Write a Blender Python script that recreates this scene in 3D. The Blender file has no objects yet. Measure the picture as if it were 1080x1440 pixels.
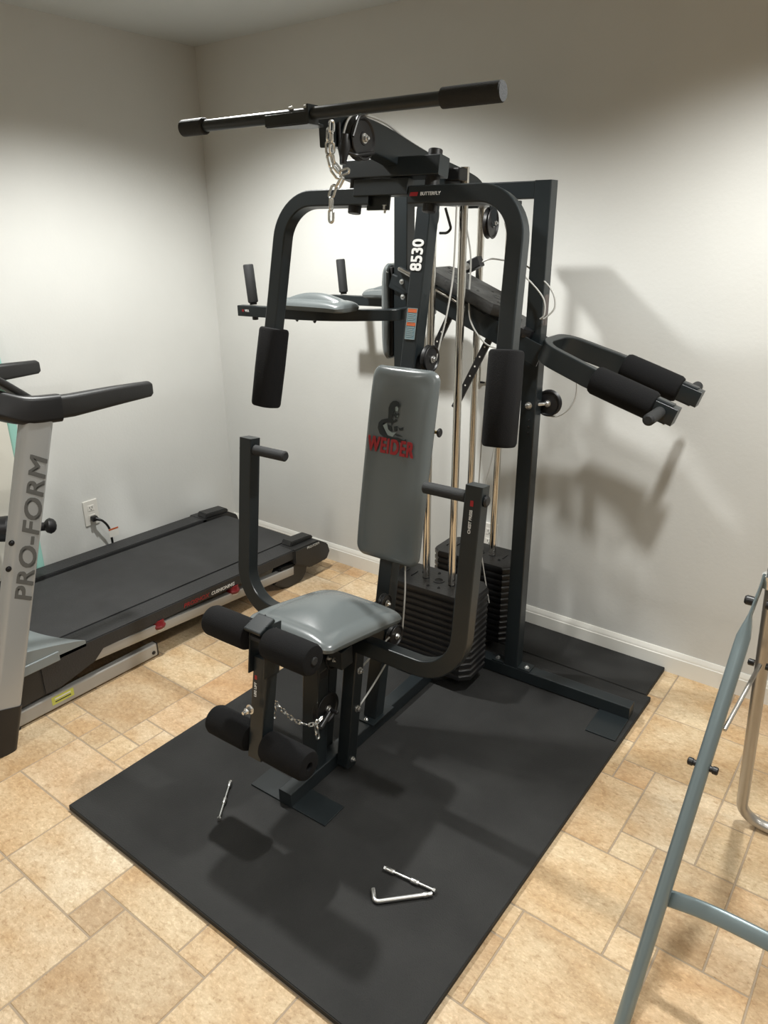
import bpy, bmesh, math, random
from mathutils import Vector, Matrix
random.seed(7)
COL = bpy.context.scene.collection
PI = math.pi
# ------------------------------------------------------------------ materials
def mat(name, col, rough=.5, metal=0., bump=0., bscale=60., spec=.5, coat=0., var=0., vscale=8.):
    m = bpy.data.materials.new(name); m.use_nodes = True
    nt = m.node_tree; b = nt.nodes['Principled BSDF']
    b.inputs['Base Color'].default_value = (*col, 1); b.inputs['Roughness'].default_value = rough
    b.inputs['Metallic'].default_value = metal; b.inputs['Specular IOR Level'].default_value = spec
    b.inputs['Coat Weight'].default_value = coat
    tc = nt.nodes.new('ShaderNodeTexCoord')
    if bump:
        n = nt.nodes.new('ShaderNodeTexNoise'); n.inputs['Scale'].default_value = bscale; n.inputs['Detail'].default_value = 5
        bp = nt.nodes.new('ShaderNodeBump'); bp.inputs['Strength'].default_value = bump; bp.inputs['Distance'].default_value = .002
        nt.links.new(tc.outputs['Object'], n.inputs['Vector']); nt.links.new(n.outputs['Fac'], bp.inputs['Height'])
        nt.links.new(bp.outputs['Normal'], b.inputs['Normal'])
    if var:
        n = nt.nodes.new('ShaderNodeTexNoise'); n.inputs['Scale'].default_value = vscale; n.inputs['Detail'].default_value = 6
        r = nt.nodes.new('ShaderNodeValToRGB')
        r.color_ramp.elements[0].position = .35; r.color_ramp.elements[1].position = .7
        r.color_ramp.elements[0].color = (*[c*(1-var) for c in col], 1); r.color_ramp.elements[1].color = (*[min(1, c*(1+var)) for c in col], 1)
        nt.links.new(tc.outputs['Object'], n.inputs['Vector']); nt.links.new(n.outputs['Fac'], r.inputs['Fac'])
        nt.links.new(r.outputs['Color'], b.inputs['Base Color'])
    return m
M = {}
M['steel'] = mat('powder_coated_steel', (.0105, .0145, .0165), .34, 0, .10, 500)
M['steel_side'] = M['steel']
M['black'] = mat('black_plastic', (.008, .008, .009), .4)
M['foam'] = mat('black_foam', (.0055, .0055, .006), .93, 0, .6, 420, .25)
M['vinyl'] = mat('grey_vinyl', (.112, .126, .128), .27, 0, .06, 300, .5)
M['board'] = mat('black_backing', (.006, .006, .006), .8)
M['iron'] = mat('black_weight_plate', (.0065, .0065, .007), .36, 0, .3, 150, var=.3)
M['iron_worn'] = mat('worn_weight_plate', (.022, .022, .021), .5, 0, .5, 90, var=.5, vscale=25)
M['faded'] = mat('faded_label', (.10, .085, .08), .6)
M['chrome'] = mat('chrome', (.72, .70, .66), .12, 1)
M['zinc'] = mat('zinc_bolt', (.75, .76, .76), .28, 1)
M['bright'] = mat('galvanised_chain', (.78, .80, .80), .25, 1)
M['cable'] = mat('coated_cable', (.42, .42, .40), .35)
M['grip'] = mat('rubber_grip', (.014, .015, .016), .75, 0, .5, 300)
M['rubber'] = mat('rubber_mat', (.0165, .0165, .016), .68, 0, .8, 260, .35, var=.28, vscale=5)
def dusty(m):
    nt = m.node_tree; b = nt.nodes['Principled BSDF']; src = b.inputs['Base Color'].links[0].from_socket
    tc = nt.nodes.new('ShaderNodeTexCoord'); v = nt.nodes.new('ShaderNodeTexNoise'); v.inputs['Scale'].default_value = 34; v.inputs['Detail'].default_value = 9; v.inputs['Roughness'].default_value = .8; v.inputs['Distortion'].default_value = 1.5
    r = nt.nodes.new('ShaderNodeValToRGB'); r.color_ramp.elements[0].position = .66; r.color_ramp.elements[0].color = (0, 0, 0, 1); r.color_ramp.elements[1].position = .78; r.color_ramp.elements[1].color = (1, 1, 1, 1)
    mx = nt.nodes.new('ShaderNodeMix'); mx.data_type = 'RGBA'; mx.inputs['B'].default_value = (.055, .052, .047, 1)
    L = nt.links.new; L(tc.outputs['Object'], v.inputs['Vector']); L(v.outputs['Fac'], r.inputs['Fac']); L(r.outputs['Color'], mx.inputs['Factor']); L(src, mx.inputs['A']); L(mx.outputs['Result'], b.inputs['Base Color'])
dusty(M['rubber'])
M['white'] = mat('white_print', (.75, .76, .75), .5)
M['red'] = mat('red_print', (.28, .010, .014), .5)
M['ink'] = mat('dark_ink', (.006, .012, .014), .5)
M['pale'] = mat('pale_ink', (.22, .27, .27), .5)
M['orange'] = mat('orange_print', (.45, .10, .03), .5)
M['bluegrey'] = mat('blue_grey_print', (.12, .19, .22), .5)
M['silver'] = mat('silver_paint', (.40, .41, .41), .38, .35)
M['silver_mid'] = mat('silver_rail', (.36, .35, .33), .4, .3)
M['tubeblue'] = mat('blue_grey_tube', (.23, .29, .31), .28, .55)
M['tubesilver'] = mat('brushed_silver_tube', (.45, .43, .40), .32, .8)
M['tread'] = mat('treadmill_black', (.018, .018, .018), .5, 0, .2, 200)
M['belt'] = mat('running_belt', (.026, .026, .027), .62, 0, .5, 350, var=.12, vscale=14)
M['railtop'] = mat('foot_rail', (.022, .022, .023), .55, 0, .8, 150)
M['hood'] = mat('grey_hood', (.20, .225, .23), .33)
M['letter'] = mat('grey_lettering', (.10, .10, .095), .5)
M['redrub'] = mat('red_cushion', (.16, .008, .012), .35)
M['wplastic'] = mat('white_plate', (.66, .64, .59), .4)
M['slot'] = mat('outlet_slot', (.02, .02, .02), .6)
M['mint'] = mat('mint_frame', (.30, .56, .49), .45)
M['yellow'] = mat('yellow_sticker', (.50, .52, .10), .5)
M['trim'] = mat('white_trim', (.74, .73, .68), .4)
M['brass'] = mat('brass_pin', (.7, .5, .18), .3, 1)

def wall_mat(name, col):
    m = mat(name, col, .55, 0, .25, 90, .35, var=.02, vscale=3); return m
M['wall'] = wall_mat('painted_wall', (.612, .615, .592))
M['ceiling'] = wall_mat('painted_ceiling', (.57, .60, .60))

def striped():
    m = bpy.data.materials.new('striped_fabric'); m.use_nodes = True; nt = m.node_tree; b = nt.nodes['Principled BSDF']
    b.inputs['Roughness'].default_value = .85
    tc = nt.nodes.new('ShaderNodeTexCoord'); w = nt.nodes.new('ShaderNodeTexWave'); w.bands_direction = 'X'
    w.inputs['Scale'].default_value = 9; w.inputs['Distortion'].default_value = .4; w.inputs['Detail Scale'].default_value = 1
    r = nt.nodes.new('ShaderNodeValToRGB'); e = r.color_ramp.elements
    e[0].position = .25; e[0].color = (.36, .33, .27, 1); e[1].position = .6; e[1].color = (.62, .60, .53, 1)
    nt.links.new(tc.outputs['Object'], w.inputs['Vector']); nt.links.new(w.outputs['Fac'], r.inputs['Fac']); nt.links.new(r.outputs['Color'], b.inputs['Base Color'])
    return m
M['stripe'] = striped()

def tile_mat():
    m = bpy.data.materials.new('stone_tile'); m.use_nodes = True; nt = m.node_tree; b = nt.nodes['Principled BSDF']
    L = nt.links.new; N = nt.nodes.new
    at = N('ShaderNodeAttribute'); at.attribute_name = 'tile'
    sep = N('ShaderNodeSeparateColor'); L(at.outputs['Color'], sep.inputs['Color'])
    tc = N('ShaderNodeTexCoord')
    off = N('ShaderNodeVectorMath'); off.operation = 'MULTIPLY'; off.inputs[1].default_value = (37, 53, 11); L(at.outputs['Color'], off.inputs[0])
    ad = N('ShaderNodeVectorMath'); ad.operation = 'ADD'; L(tc.outputs['Object'], ad.inputs[0]); L(off.outputs[0], ad.inputs[1])
    st = N('ShaderNodeMapping'); st.inputs['Scale'].default_value = (1.0, 1.5, 1); L(ad.outputs[0], st.inputs['Vector'])
    big = N('ShaderNodeTexNoise'); big.inputs['Scale'].default_value = 5; big.inputs['Detail'].default_value = 4; L(st.outputs[0], big.inputs['Vector'])
    fine = N('ShaderNodeTexNoise'); fine.inputs['Scale'].default_value = 42; fine.inputs['Detail'].default_value = 9; fine.inputs['Roughness'].default_value = .7; fine.inputs['Distortion'].default_value = .35; L(st.outputs[0], fine.inputs['Vector'])
    # tile tone
    r1 = N('ShaderNodeValToRGB'); e = r1.color_ramp.elements
    e[0].position = 0; e[0].color = (.47, .335, .195, 1); e[1].position = 1; e[1].color = (.66, .52, .34, 1)
    for p, c in ((.3, (.58, .43, .255, 1)), (.55, (.64, .485, .295, 1)), (.75, (.56, .36, .185, 1)), (.85, (.63, .49, .32, 1))):
        x = e.new(p); x.color = c
    L(sep.outputs[0], r1.inputs['Fac'])
    r2 = N('ShaderNodeValToRGB'); e = r2.color_ramp.elements
    e[0].position = .3; e[0].color = (.84, .72, .58, 1); e[1].position = .66; e[1].color = (1.06, 1.10, 1.16, 1)
    L(big.outputs['Fac'], r2.inputs['Fac'])
    mu = N('ShaderNodeMix'); mu.data_type = 'RGBA'; mu.blend_type = 'MULTIPLY'; mu.inputs['Factor'].default_value = 1
    L(r1.outputs['Color'], mu.inputs['A']); L(r2.outputs['Color'], mu.inputs['B'])
    r3 = N('ShaderNodeValToRGB'); e = r3.color_ramp.elements
    e[0].position = .33; e[0].color = (.72, .64, .56, 1); e[1].position = .62; e[1].color = (1.12, 1.14, 1.18, 1)
    x = e.new(.47); x.color = (.98, .97, .95, 1)
    L(fine.outputs['Fac'], r3.inputs['Fac'])
    mu2 = N('ShaderNodeMix'); mu2.data_type = 'RGBA'; mu2.blend_type = 'MULTIPLY'; mu2.inputs['Factor'].default_value = .75
    L(mu.outputs['Result'], mu2.inputs['A']); L(r3.outputs['Color'], mu2.inputs['B'])
    hs = N('ShaderNodeHueSaturation'); hs.inputs['Saturation'].default_value = .97; hs.inputs['Value'].default_value = .93
    L(mu2.outputs['Result'], hs.inputs['Color']); L(hs.outputs['Color'], b.inputs['Base Color'])
    fl = N('ShaderNodeTexNoise'); fl.inputs['Scale'].default_value = 95; fl.inputs['Detail'].default_value = 6; fl.inputs['Roughness'].default_value = .62; fl.inputs['Distortion'].default_value = .5; L(st.outputs[0], fl.inputs['Vector'])
    r4 = N('ShaderNodeValToRGB'); e = r4.color_ramp.elements                  # pale flecks and small dark pits of the stone
    e[0].position = .30; e[0].color = (.62, .52, .42, 1); e[1].position = .66; e[1].color = (1.24, 1.26, 1.30, 1)
    x = e.new(.40); x.color = (.94, .92, .90, 1); x = e.new(.54); x.color = (1, 1, 1, 1)
    L(fl.outputs['Fac'], r4.inputs['Fac'])
    mu3 = N('ShaderNodeMix'); mu3.data_type = 'RGBA'; mu3.blend_type = 'MULTIPLY'; mu3.inputs['Factor'].default_value = .8
    L(hs.outputs['Color'], mu3.inputs['A']); L(r4.outputs['Color'], mu3.inputs['B']); L(mu3.outputs['Result'], b.inputs['Base Color'])
    hm = N('ShaderNodeMath'); hm.operation = 'ADD'; L(fine.outputs['Fac'], hm.inputs[0]); L(fl.outputs['Fac'], hm.inputs[1])
    bp = N('ShaderNodeBump'); bp.inputs['Strength'].default_value = .55; bp.inputs['Distance'].default_value = .003
    L(hm.outputs[0], bp.inputs['Height']); L(bp.outputs['Normal'], b.inputs['Normal'])
    b.inputs['Roughness'].default_value = .45; b.inputs['Specular IOR Level'].default_value = .4
    return m
M['tile'] = tile_mat()
M['grout'] = mat('grout', (.33, .26, .185), .8)

# ------------------------------------------------------------------ mesh helpers
def link(name, bm, m, parent=None, smooth=True, mats=None, sharp=32):
    me = bpy.data.meshes.new(name); bmesh.ops.recalc_face_normals(bm, faces=bm.faces[:]) if bm.faces else None
    bm.to_mesh(me); bm.free()
    for x in (mats or [m]): me.materials.append(x)
    if smooth:
        me.polygons.foreach_set('use_smooth', [True]*len(me.polygons)); me.set_sharp_from_angle(angle=math.radians(sharp))
    o = bpy.data.objects.new(name, me); COL.objects.link(o)
    if parent: o.parent = parent
    return o
def tag(o, label=None, cat=None, group=None, kind=None):
    if label: o['label'] = label
    if cat: o['category'] = cat
    if group: o['group'] = group
    if kind: o['kind'] = kind
    return o
def empty(name, loc, rz, label, cat, group=None):
    o = bpy.data.objects.new(name, None); COL.objects.link(o); o.location = loc; o.rotation_euler = (0, 0, rz)
    return tag(o, label, cat, group)
V = Vector
def frame(org, x, y, z):
    return Matrix(((x[0], y[0], z[0], org[0]), (x[1], y[1], z[1], org[1]), (x[2], y[2], z[2], org[2]), (0, 0, 0, 1)))
def add_box(bm, lo, hi, bev=.003, mtx=None, segs=2):
    c = [(a+b)/2 for a, b in zip(lo, hi)]; s = [abs(b-a) for a, b in zip(lo, hi)]
    t = bmesh.new(); bmesh.ops.create_cube(t, size=1, matrix=Matrix.Translation(c) @ Matrix.Diagonal((*s, 1)))
    if bev: bmesh.ops.bevel(t, geom=t.edges[:], offset=min(bev, min(s)*.45), segments=segs, affect='EDGES', profile=.5)
    if mtx: bmesh.ops.transform(t, matrix=mtx, verts=t.verts)
    merge(bm, t)
def merge(bm, t):
    me = bpy.data.meshes.new('tmp'); t.to_mesh(me); t.free(); bm.from_mesh(me); bpy.data.meshes.remove(me)
def box(name, lo, hi, m, parent=None, bev=.003, mtx=None):
    bm = bmesh.new(); add_box(bm, lo, hi, bev, mtx); return link(name, bm, m, parent, sharp=15)
def rrect(w, h, r, seg=3):
    pts = []
    r = min(r, w*.499, h*.499)
    for cx, cy, a0 in ((w/2-r, h/2-r, 0), (-w/2+r, h/2-r, 90), (-w/2+r, -h/2+r, 180), (w/2-r, -h/2+r, 270)):
        for k in range(seg+1):
            a = math.radians(a0+90*k/seg); pts.append((cx+r*math.cos(a), cy+r*math.sin(a)))
    return pts
def circ(r, n=16): return [(r*math.cos(2*PI*k/n), r*math.sin(2*PI*k/n)) for k in range(n)]
def fillet(pts, rads, seg=8):
    pts = [V(p) for p in pts]; out = [pts[0]]
    for i in range(1, len(pts)-1):
        r = rads[i-1] if isinstance(rads, (list, tuple)) else rads
        p, a, b = pts[i], (pts[i-1]-pts[i]).normalized(), (pts[i+1]-pts[i]).normalized()
        ang = a.angle(b)
        if r <= 0 or ang > PI-.02: out.append(p); continue
        d = r/math.tan(ang/2); d = min(d, (pts[i-1]-p).length*.98, (pts[i+1]-p).length*.98); rr = d*math.tan(ang/2)
        bis = (a+b).normalized(); c = p+bis*(rr/math.sin(ang/2))
        s, e = p+a*d-c, p+b*d-c; tot = s.angle(e); ax = s.cross(e).normalized()
        for k in range(seg+1): out.append(c+Matrix.Rotation(tot*k/seg, 3, ax) @ s)
    out.append(pts[-1]); return out
def spline(pts, n=8, closed=False):
    P = [V(p) for p in pts]; out = []; L = len(P)
    rng = range(L) if closed else range(L-1)
    for i in rng:
        g = (lambda k: P[k % L]) if closed else (lambda k: P[max(0, min(L-1, k))])
        a, b, c, d = g(i-1), g(i), g(i+1), g(i+2)
        for k in range(n):
            t = k/n; out.append(.5*((2*b)+(-a+c)*t+(2*a-5*b+4*c-d)*t*t+(-a+3*b-3*c+d)*t**3))
    if not closed: out.append(P[-1])
    return out
def add_sweep(bm, path, prof, ref=None, closed=False, scales=None):
    path = [V(p) for p in path]; n = len(path); rings = []
    N = V(ref).normalized() if ref is not None else None
    prevN = None
    for i in range(n):
        if closed: T = (path[(i+1) % n]-path[i-1])
        else: T = path[min(i+1, n-1)]-path[max(i-1, 0)]
        T.normalize()
        if N is not None: nn = (N-T*N.dot(T)).normalized(); k = 1
        else:
            if prevN is None:
                a = V((0, 0, 1)) if abs(T.z) < .9 else V((1, 0, 0)); nn = (a-T*a.dot(T)).normalized()
            else: nn = (prevN-T*prevN.dot(T)).normalized()
            prevN = nn
        S = T.cross(nn)
        m = 1.
        if N is not None and 0 < i < n-1 and not closed:
            a = (path[i]-path[i-1]).normalized(); b = (path[i+1]-path[i]).normalized(); m = 1/max(.5, math.cos(a.angle(b, 0)/2))
        sc = scales[i] if scales else 1
        rings.append([bm.verts.new(path[i]+S*(x*m*sc)+nn*(y*sc)) for x, y in prof])
    K = len(prof)
    for i in range(n if closed else n-1):
        a, b = rings[i], rings[(i+1) % n]
        for k in range(K): bm.faces.new((a[k], a[(k+1) % K], b[(k+1) % K], b[k]))
    if not closed: bm.faces.new(rings[0][::-1]); bm.faces.new(rings[-1])
def rtube(name, pts, w, h, ref, m, parent=None, rad=0, cr=.005, seg=8):
    bm = bmesh.new(); add_sweep(bm, fillet(pts, rad, seg), rrect(w, h, min(cr, .0035), 2), ref); return link(name, bm, m, parent, sharp=14)
def ctube(name, pts, r, m, parent=None, rad=0, n=14, smooth_pts=False):
    bm = bmesh.new(); add_sweep(bm, spline(pts) if smooth_pts else fillet(pts, rad), circ(r, n)); return link(name, bm, m, parent)
def add_lathe(bm, p0, p1, prof, n=28):
    """prof: (t along axis in metres from p0, radius)"""
    p0, p1 = V(p0), V(p1); ax = (p1-p0).normalized(); a = V((0, 0, 1)) if abs(ax.z) < .9 else V((1, 0, 0))
    u = (a-ax*a.dot(ax)).normalized(); w = ax.cross(u); rings = []
    for t, r in prof:
        c = p0+ax*t
        if r < 1e-6: rings.append([bm.verts.new(c)])
        else: rings.append([bm.verts.new(c+(u*math.cos(2*PI*k/n)+w*math.sin(2*PI*k/n))*r) for k in range(n)])
    for a, b in zip(rings[:-1], rings[1:]):
        for k in range(n):
            f = [a[k % len(a)], a[(k+1) % len(a)], b[(k+1) % len(b)], b[k % len(b)]]
            f = list(dict.fromkeys(f))
            if len(f) > 2: bm.faces.new(f)
def lathe(name, p0, p1, prof, m, parent=None, n=28):
    bm = bmesh.new(); add_lathe(bm, p0, p1, prof, n); return link(name, bm, m, parent)
def cyl(name, p0, p1, r, m, parent=None, bev=.002, n=24):
    L = (V(p1)-V(p0)).length; b = min(bev, r*.4, L*.4)
    return lathe(name, p0, p1, [(0, 0), (0, r-b), (b, r), (L-b, r), (L, r-b), (L, 0)], m, parent, n)
def foam(name, p0, p1, r, parent, bore=.012):
    L = (V(p1)-V(p0)).length; e = .012
    pr = [(.014, 0), (.014, bore), (0, bore), (0, r-e), (.003, r-.004), (e, r), (L/2, r*1.01), (L-e, r), (L-.003, r-.004), (L, r-e), (L, bore), (L-.014, bore), (L-.014, 0)]
    return lathe(name, p0, p1, pr, M['foam'], parent, 32)
def sleeve(name, p0, p1, w, ref, parent):
    """rounded square foam sleeve on a square tube"""
    p0, p1 = V(p0), V(p1); d = (p1-p0); L = d.length; d.normalize()
    pts = [p0, p0+d*.003, p0+d*.010, p0+d*.5*L, p1-d*.010, p1-d*.003, p1]; sc = [.86, .95, 1, 1.02, 1, .95, .86]
    bm = bmesh.new(); add_sweep(bm, pts, rrect(w, w, w*.36, 6), ref, scales=sc); return link(name, bm, M['foam'], parent)
def bolt(name, p, d, parent, r=.008, h=.007, m=None):
    """hex bolt head with washer, sitting at p pointing along d"""
    p, d = V(p), V(d).normalized(); bm = bmesh.new()
    add_lathe(bm, p, p+d, [(0, 0), (0, r*1.35), (.0015, r*1.35), (.0015, 0)], 20)
    add_lathe(bm, p+d*.0012, p+d, [(0, 0), (0, r), (h*.8, r), (h, r*.75), (h, 0)], 6)
    add_lathe(bm, p+d*h, p+d, [(0, 0), (0, r*.5), (h*.7, r*.45), (h*.75, 0)], 10)
    return link(name, bm, m or M['zinc'], parent)
def pulley(c, ax, parent, r=.045, w=.022, both=True):
    c, ax = V(c), V(ax).normalized(); p0 = c-ax*w/2
    o = lathe('pulley', p0, c+ax, [(0, 0), (0, r*.3), (.002, r*.32), (.004, r*.8), (0, r*.88), (0, r*.97), (.002, r), (w*.35, r*.9), (w*.5, r*.86), (w*.65, r*.9), (w-.002, r), (w, r*.97), (w, r*.88), (w-.004, r*.8), (w-.002, r*.32), (w, r*.3), (w, 0)], M['black'], parent, 40)
    bolt('pulley_bolt', c+ax*w/2, ax, o, .0085, .008)
    return o
def pad(name, a, b, t, mtx, parent, m, cr=.03, edge=.02, crown=.012, seg=8):
    """upholstered cushion: half sizes a, b, thickness t, local z up from the backing"""
    bm = bmesh.new(); rings = []
    prof = [(.004, 0), (0, t*.12), (-.002, t*.4)]
    for k in range(1, 8):
        ph = k/7*PI/2; prof.append((edge*(1-math.cos(ph)), t*.45+t*.55*math.sin(ph)))
    raw = rrect(2*a, 2*b, cr, seg); base = []
    for i, p in enumerate(raw):                            # subdivide the straight sides so the crown stays round
        q = raw[(i+1) % len(raw)]; d = math.dist(p, q); n = max(1, round(d/.016))
        base += [(p[0]+(q[0]-p[0])*k/n, p[1]+(q[1]-p[1])*k/n) for k in range(n)]
    def pinch(x, y):                                       # corners sit a little lower, like stretched vinyl
        return (abs(x/a)*abs(y/b))**4
    for ins, z in prof:
        sx, sy = (a-ins)/a, (b-ins)/b
        rings.append([bm.verts.new((x*sx, y*sy, z*(1-.30*pinch(x, y)))) for x, y in base])
    for q in (.95, .88, .78, .66, .52, .38, .22, .08):
        sx, sy = (a-edge)/a*q, (b-edge)/b*q
        rings.append([bm.verts.new((x*sx, y*sy, t*(1-.30*pinch(x*q, y*q))+crown*(1-min(1, abs(x*q/a))**2.2)*(1-min(1, abs(y*q/b))**2.2))) for x, y in base])
    K = len(base)
    for r0, r1 in zip(rings[:-1], rings[1:]):
        for k in range(K): bm.faces.new((r0[k], r0[(k+1) % K], r1[(k+1) % K], r1[k]))
    bm.faces.new(rings[0][::-1]); bm.faces.new(rings[-1])
    bmesh.ops.transform(bm, matrix=mtx, verts=bm.verts)
    return link(name, bm, m, parent)
def text(s, size, mtx, m, parent, name='lettering', bold=0., sx=1., shear=0., ext=.0003, spacing=1.):
    cu = bpy.data.curves.new('txt', 'FONT'); cu.body = s; cu.size = size; cu.align_x = 'CENTER'; cu.align_y = 'CENTER'
    cu.extrude = ext; cu.shear = shear; cu.space_character = spacing; cu.resolution_u = 4
    o = bpy.data.objects.new('txt', cu); COL.objects.link(o)
    dg = bpy.context.evaluated_depsgraph_get(); me = bpy.data.meshes.new_from_object(o.evaluated_get(dg))
    bpy.data.objects.remove(o); bpy.data.curves.remove(cu)
    if bold:                                               # heavier strokes: the same outlines laid a little apart
        bm = bmesh.new()
        for dx, dy in ((-1, -1), (1, -1), (1, 1), (-1, 1)):
            c = me.copy(); c.transform(Matrix.Translation((dx*bold/sx, dy*bold, (dx+dy)*.00002))); bm.from_mesh(c); bpy.data.meshes.remove(c)
        bm.to_mesh(me); bm.free()
    me.transform(mtx @ Matrix.Diagonal((sx, 1, 1, 1))); me.name = name; me.materials.clear(); me.materials.append(m)
    r = bpy.data.objects.new(name, me); COL.objects.link(r); r.parent = parent; return r
def poly(name, pts, mtx, m, parent, t=.0004, polys=None):
    bm = bmesh.new()
    for P in (polys or [pts]):
        vs = [bm.verts.new((x, y, 0)) for x, y in P]
        f = bm.faces.new(vs); r = bmesh.ops.extrude_face_region(bm, geom=[f])
        for v in [g for g in r['geom'] if isinstance(g, bmesh.types.BMVert)]: v.co.z = t
    bmesh.ops.triangulate(bm, faces=bm.faces[:])
    bmesh.ops.transform(bm, matrix=mtx, verts=bm.verts); return link(name, bm, m, parent, smooth=False)
def prism(name, outline, z0, z1, m, parent, bev=.002, mtx=None):
    bm = bmesh.new(); vs = [bm.verts.new((x, y, z0)) for x, y in outline]; f = bm.faces.new(vs)
    r = bmesh.ops.extrude_face_region(bm, geom=[f])
    for v in [g for g in r['geom'] if isinstance(g, bmesh.types.BMVert)]: v.co.z = z1
    bmesh.ops.recalc_face_normals(bm, faces=bm.faces[:])
    if bev: bmesh.ops.bevel(bm, geom=bm.edges[:], offset=bev, segments=2, affect='EDGES', profile=.5)
    if mtx: bmesh.ops.transform(bm, matrix=mtx, verts=bm.verts)
    return link(name, bm, m, parent, sharp=15)
def chain(name, pts, label, loc=None, rz=0, link_l=.030, link_w=.018, wire=.0032, twist=0.):
    path = spline(pts, 14); cum = [0]
    for a, b in zip(path[:-1], path[1:]): cum.append(cum[-1]+(b-a).length)
    pitch = link_l-2*wire*1.15; n = max(1, int(cum[-1]/pitch)); bm = bmesh.new()
    def at(s):
        for i in range(len(cum)-1):
            if cum[i+1] >= s: return path[i].lerp(path[i+1], (s-cum[i])/max(1e-9, cum[i+1]-cum[i]))
        return path[-1]
    for k in range(n):
        c = at((k+.5)*pitch); T = (at((k+1)*pitch)-at(k*pitch))
        if T.length < 1e-6: T = V((0, 0, -1))
        T.normalize(); a = V((0, 1, 0)) if abs(T.y) < .8 else V((1, 0, 0)); u = (a-T*a.dot(T)).normalized(); w = T.cross(u)
        ang = (PI/2 if k % 2 else 0)+twist+random.uniform(-.25, .25); s = u*math.cos(ang)+w*math.sin(ang); nn = T.cross(s)
        hl, hw = link_l/2-wire-(link_w/2-wire), link_w/2-wire; loop = []
        for q in range(9): t = PI*q/8; loop.append(c+T*(hl+hw*math.sin(t))+s*(hw*math.cos(t)))
        for q in range(9): t = PI*q/8; loop.append(c-T*(hl+hw*math.sin(t))-s*(hw*math.cos(t)))
        add_sweep(bm, loop, circ(wire, 8), nn, closed=True)
    o = link(name, bm, M['bright']); 
    if loc is not None: o.location = loc; o.rotation_euler = (0, 0, rz)
    return o

# ------------------------------------------------------------------ room
XL, YB, ZC, XR, YF = -3.082, 2.616, 2.42, 3.0, -4.2
def struct(o): return tag(o, kind='structure')
def floor():
    ux, uy, x0, y0 = .1025, .1016, -.030, .586
    i0, i1, j0, j1 = -30, 30, -48, 20
    occ = {}; tiles = []
    seed = [(-14, 0, 1, 1), (-17, 0, 3, 2), (-16, -3, 3, 3), (-14, 1, 3, 1), (-13, -2, 3, 3), (-20, 2, 3, 2), (-20, 0, 3, 2), (-22, 4, 1, 1), (-21, 2, 3, 3),
            (-19, 5, 1, 1), (-22, 5, 3, 3), (-18, 3, 2, 3), (-18, 2, 1, 1), (-4, 10, 1, 1), (-6, 7, 3, 3), (-6, 10, 2, 3), (-4, 11, 2, 3), (-5, 4, 3, 3), (-6, 6, 1, 1),
            (-6, 4, 1, 2), (-3, 8, 2, 3), (-3, 7, 1, 1), (-5, 14, 3, 3), (-24, 2, 2, 2), (-11, 1, 1, 2), (-10, -1, 2, 3), (-3, 4, 1, 3), (-1, 8, 1, 3), (-2, 4, 2, 4), (-2, 11, 1, 2), (-1, 11, 3, 3),
            (-2, 13, 2, 3), (0, 14, 3, 2), (-17, -3, 1, 3), (-19, -2, 2, 2), (-8, -4, 3, 3), (-12, -5, 2, 3)]
    def put(i, j, w, h):
        for a in range(w):
            for b in range(h):
                if (i+a, j+b) in occ or not (i0 <= i+a < i1 and j0 <= j+b < j1): return False
        for a in range(w):
            for b in range(h): occ[(i+a, j+b)] = 1
        tiles.append((i, j, w, h)); return True
    for s in seed: put(*s)
    rnd = random.Random(5)
    for j in range(j0, j1):
        for i in range(i0, i1):
            if (i, j) in occ: continue
            opts = [(3, 3)]*5+[(3, 2)]*4+[(2, 3)]*4+[(2, 2)]*3+[(1, 1)]
            rnd.shuffle(opts)
            for w, h in opts+[(3, 2), (2, 3), (2, 2), (2, 1), (1, 2), (1, 1)]:
                if put(i, j, w, h): break
    bm = bmesh.new(); lay = bm.loops.layers.float_color.new('tile')
    g = .0022
    for i, j, w, h in tiles:
        a, b, c, d = x0+i*ux+g, y0+j*uy+g, x0+(i+w)*ux-g, y0+(j+h)*uy-g
        c = min(c, XR); d = min(d, YB); a = max(a, XL)
        if c <= a or d <= b: continue
        k = .0012; top = [bm.verts.new(p) for p in ((a+k, b+k, 0), (c-k, b+k, 0), (c-k, d-k, 0), (a+k, d-k, 0))]
        low = [bm.verts.new(p) for p in ((a, b, -.0016), (c, b, -.0016), (c, d, -.0016), (a, d, -.0016))]
        col = (rnd.random(), rnd.random(), rnd.random(), 1)
        fs = [bm.faces.new(top)]+[bm.faces.new((low[q], low[(q+1) % 4], top[(q+1) % 4], top[q])) for q in range(4)]
        for f in fs:
            for l in f.loops: l[lay] = col
    f = bm.faces.new([bm.verts.new(p) for p in ((XL, YF, -.0015), (XR, YF, -.0015), (XR, YB, -.0015), (XL, YB, -.0015))]); f.material_index = 1
    f2 = bm.faces.new([bm.verts.new(p) for p in ((XL, YF, -.05), (XL, YB, -.05), (XR, YB, -.05), (XR, YF, -.05))]); f2.material_index = 1
    me = bpy.data.meshes.new('floor'); bm.to_mesh(me); bm.free(); me.materials.append(M['tile']); me.materials.append(M['grout'])
    o = bpy.data.objects.new('floor', me); COL.objects.link(o); return struct(o)
floor()
T = .1
struct(box('wall_back', (XL-T, YB, 0), (XR+T, YB+T, ZC), M['wall'], bev=0))
struct(box('wall_left', (XL-T, YF-T, 0), (XL, YB, ZC), M['wall'], bev=0))
struct(box('wall_right', (XR, YF-T, 0), (XR+T, YB, ZC), M['wall'], bev=0))
struct(box('wall_front', (XL, YF-T, 0), (XR, YF, ZC), M['wall'], bev=0))
struct(box('ceiling', (XL-T, YF-T, ZC), (XR+T, YB+T, ZC+T), M['ceiling'], bev=0))
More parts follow.
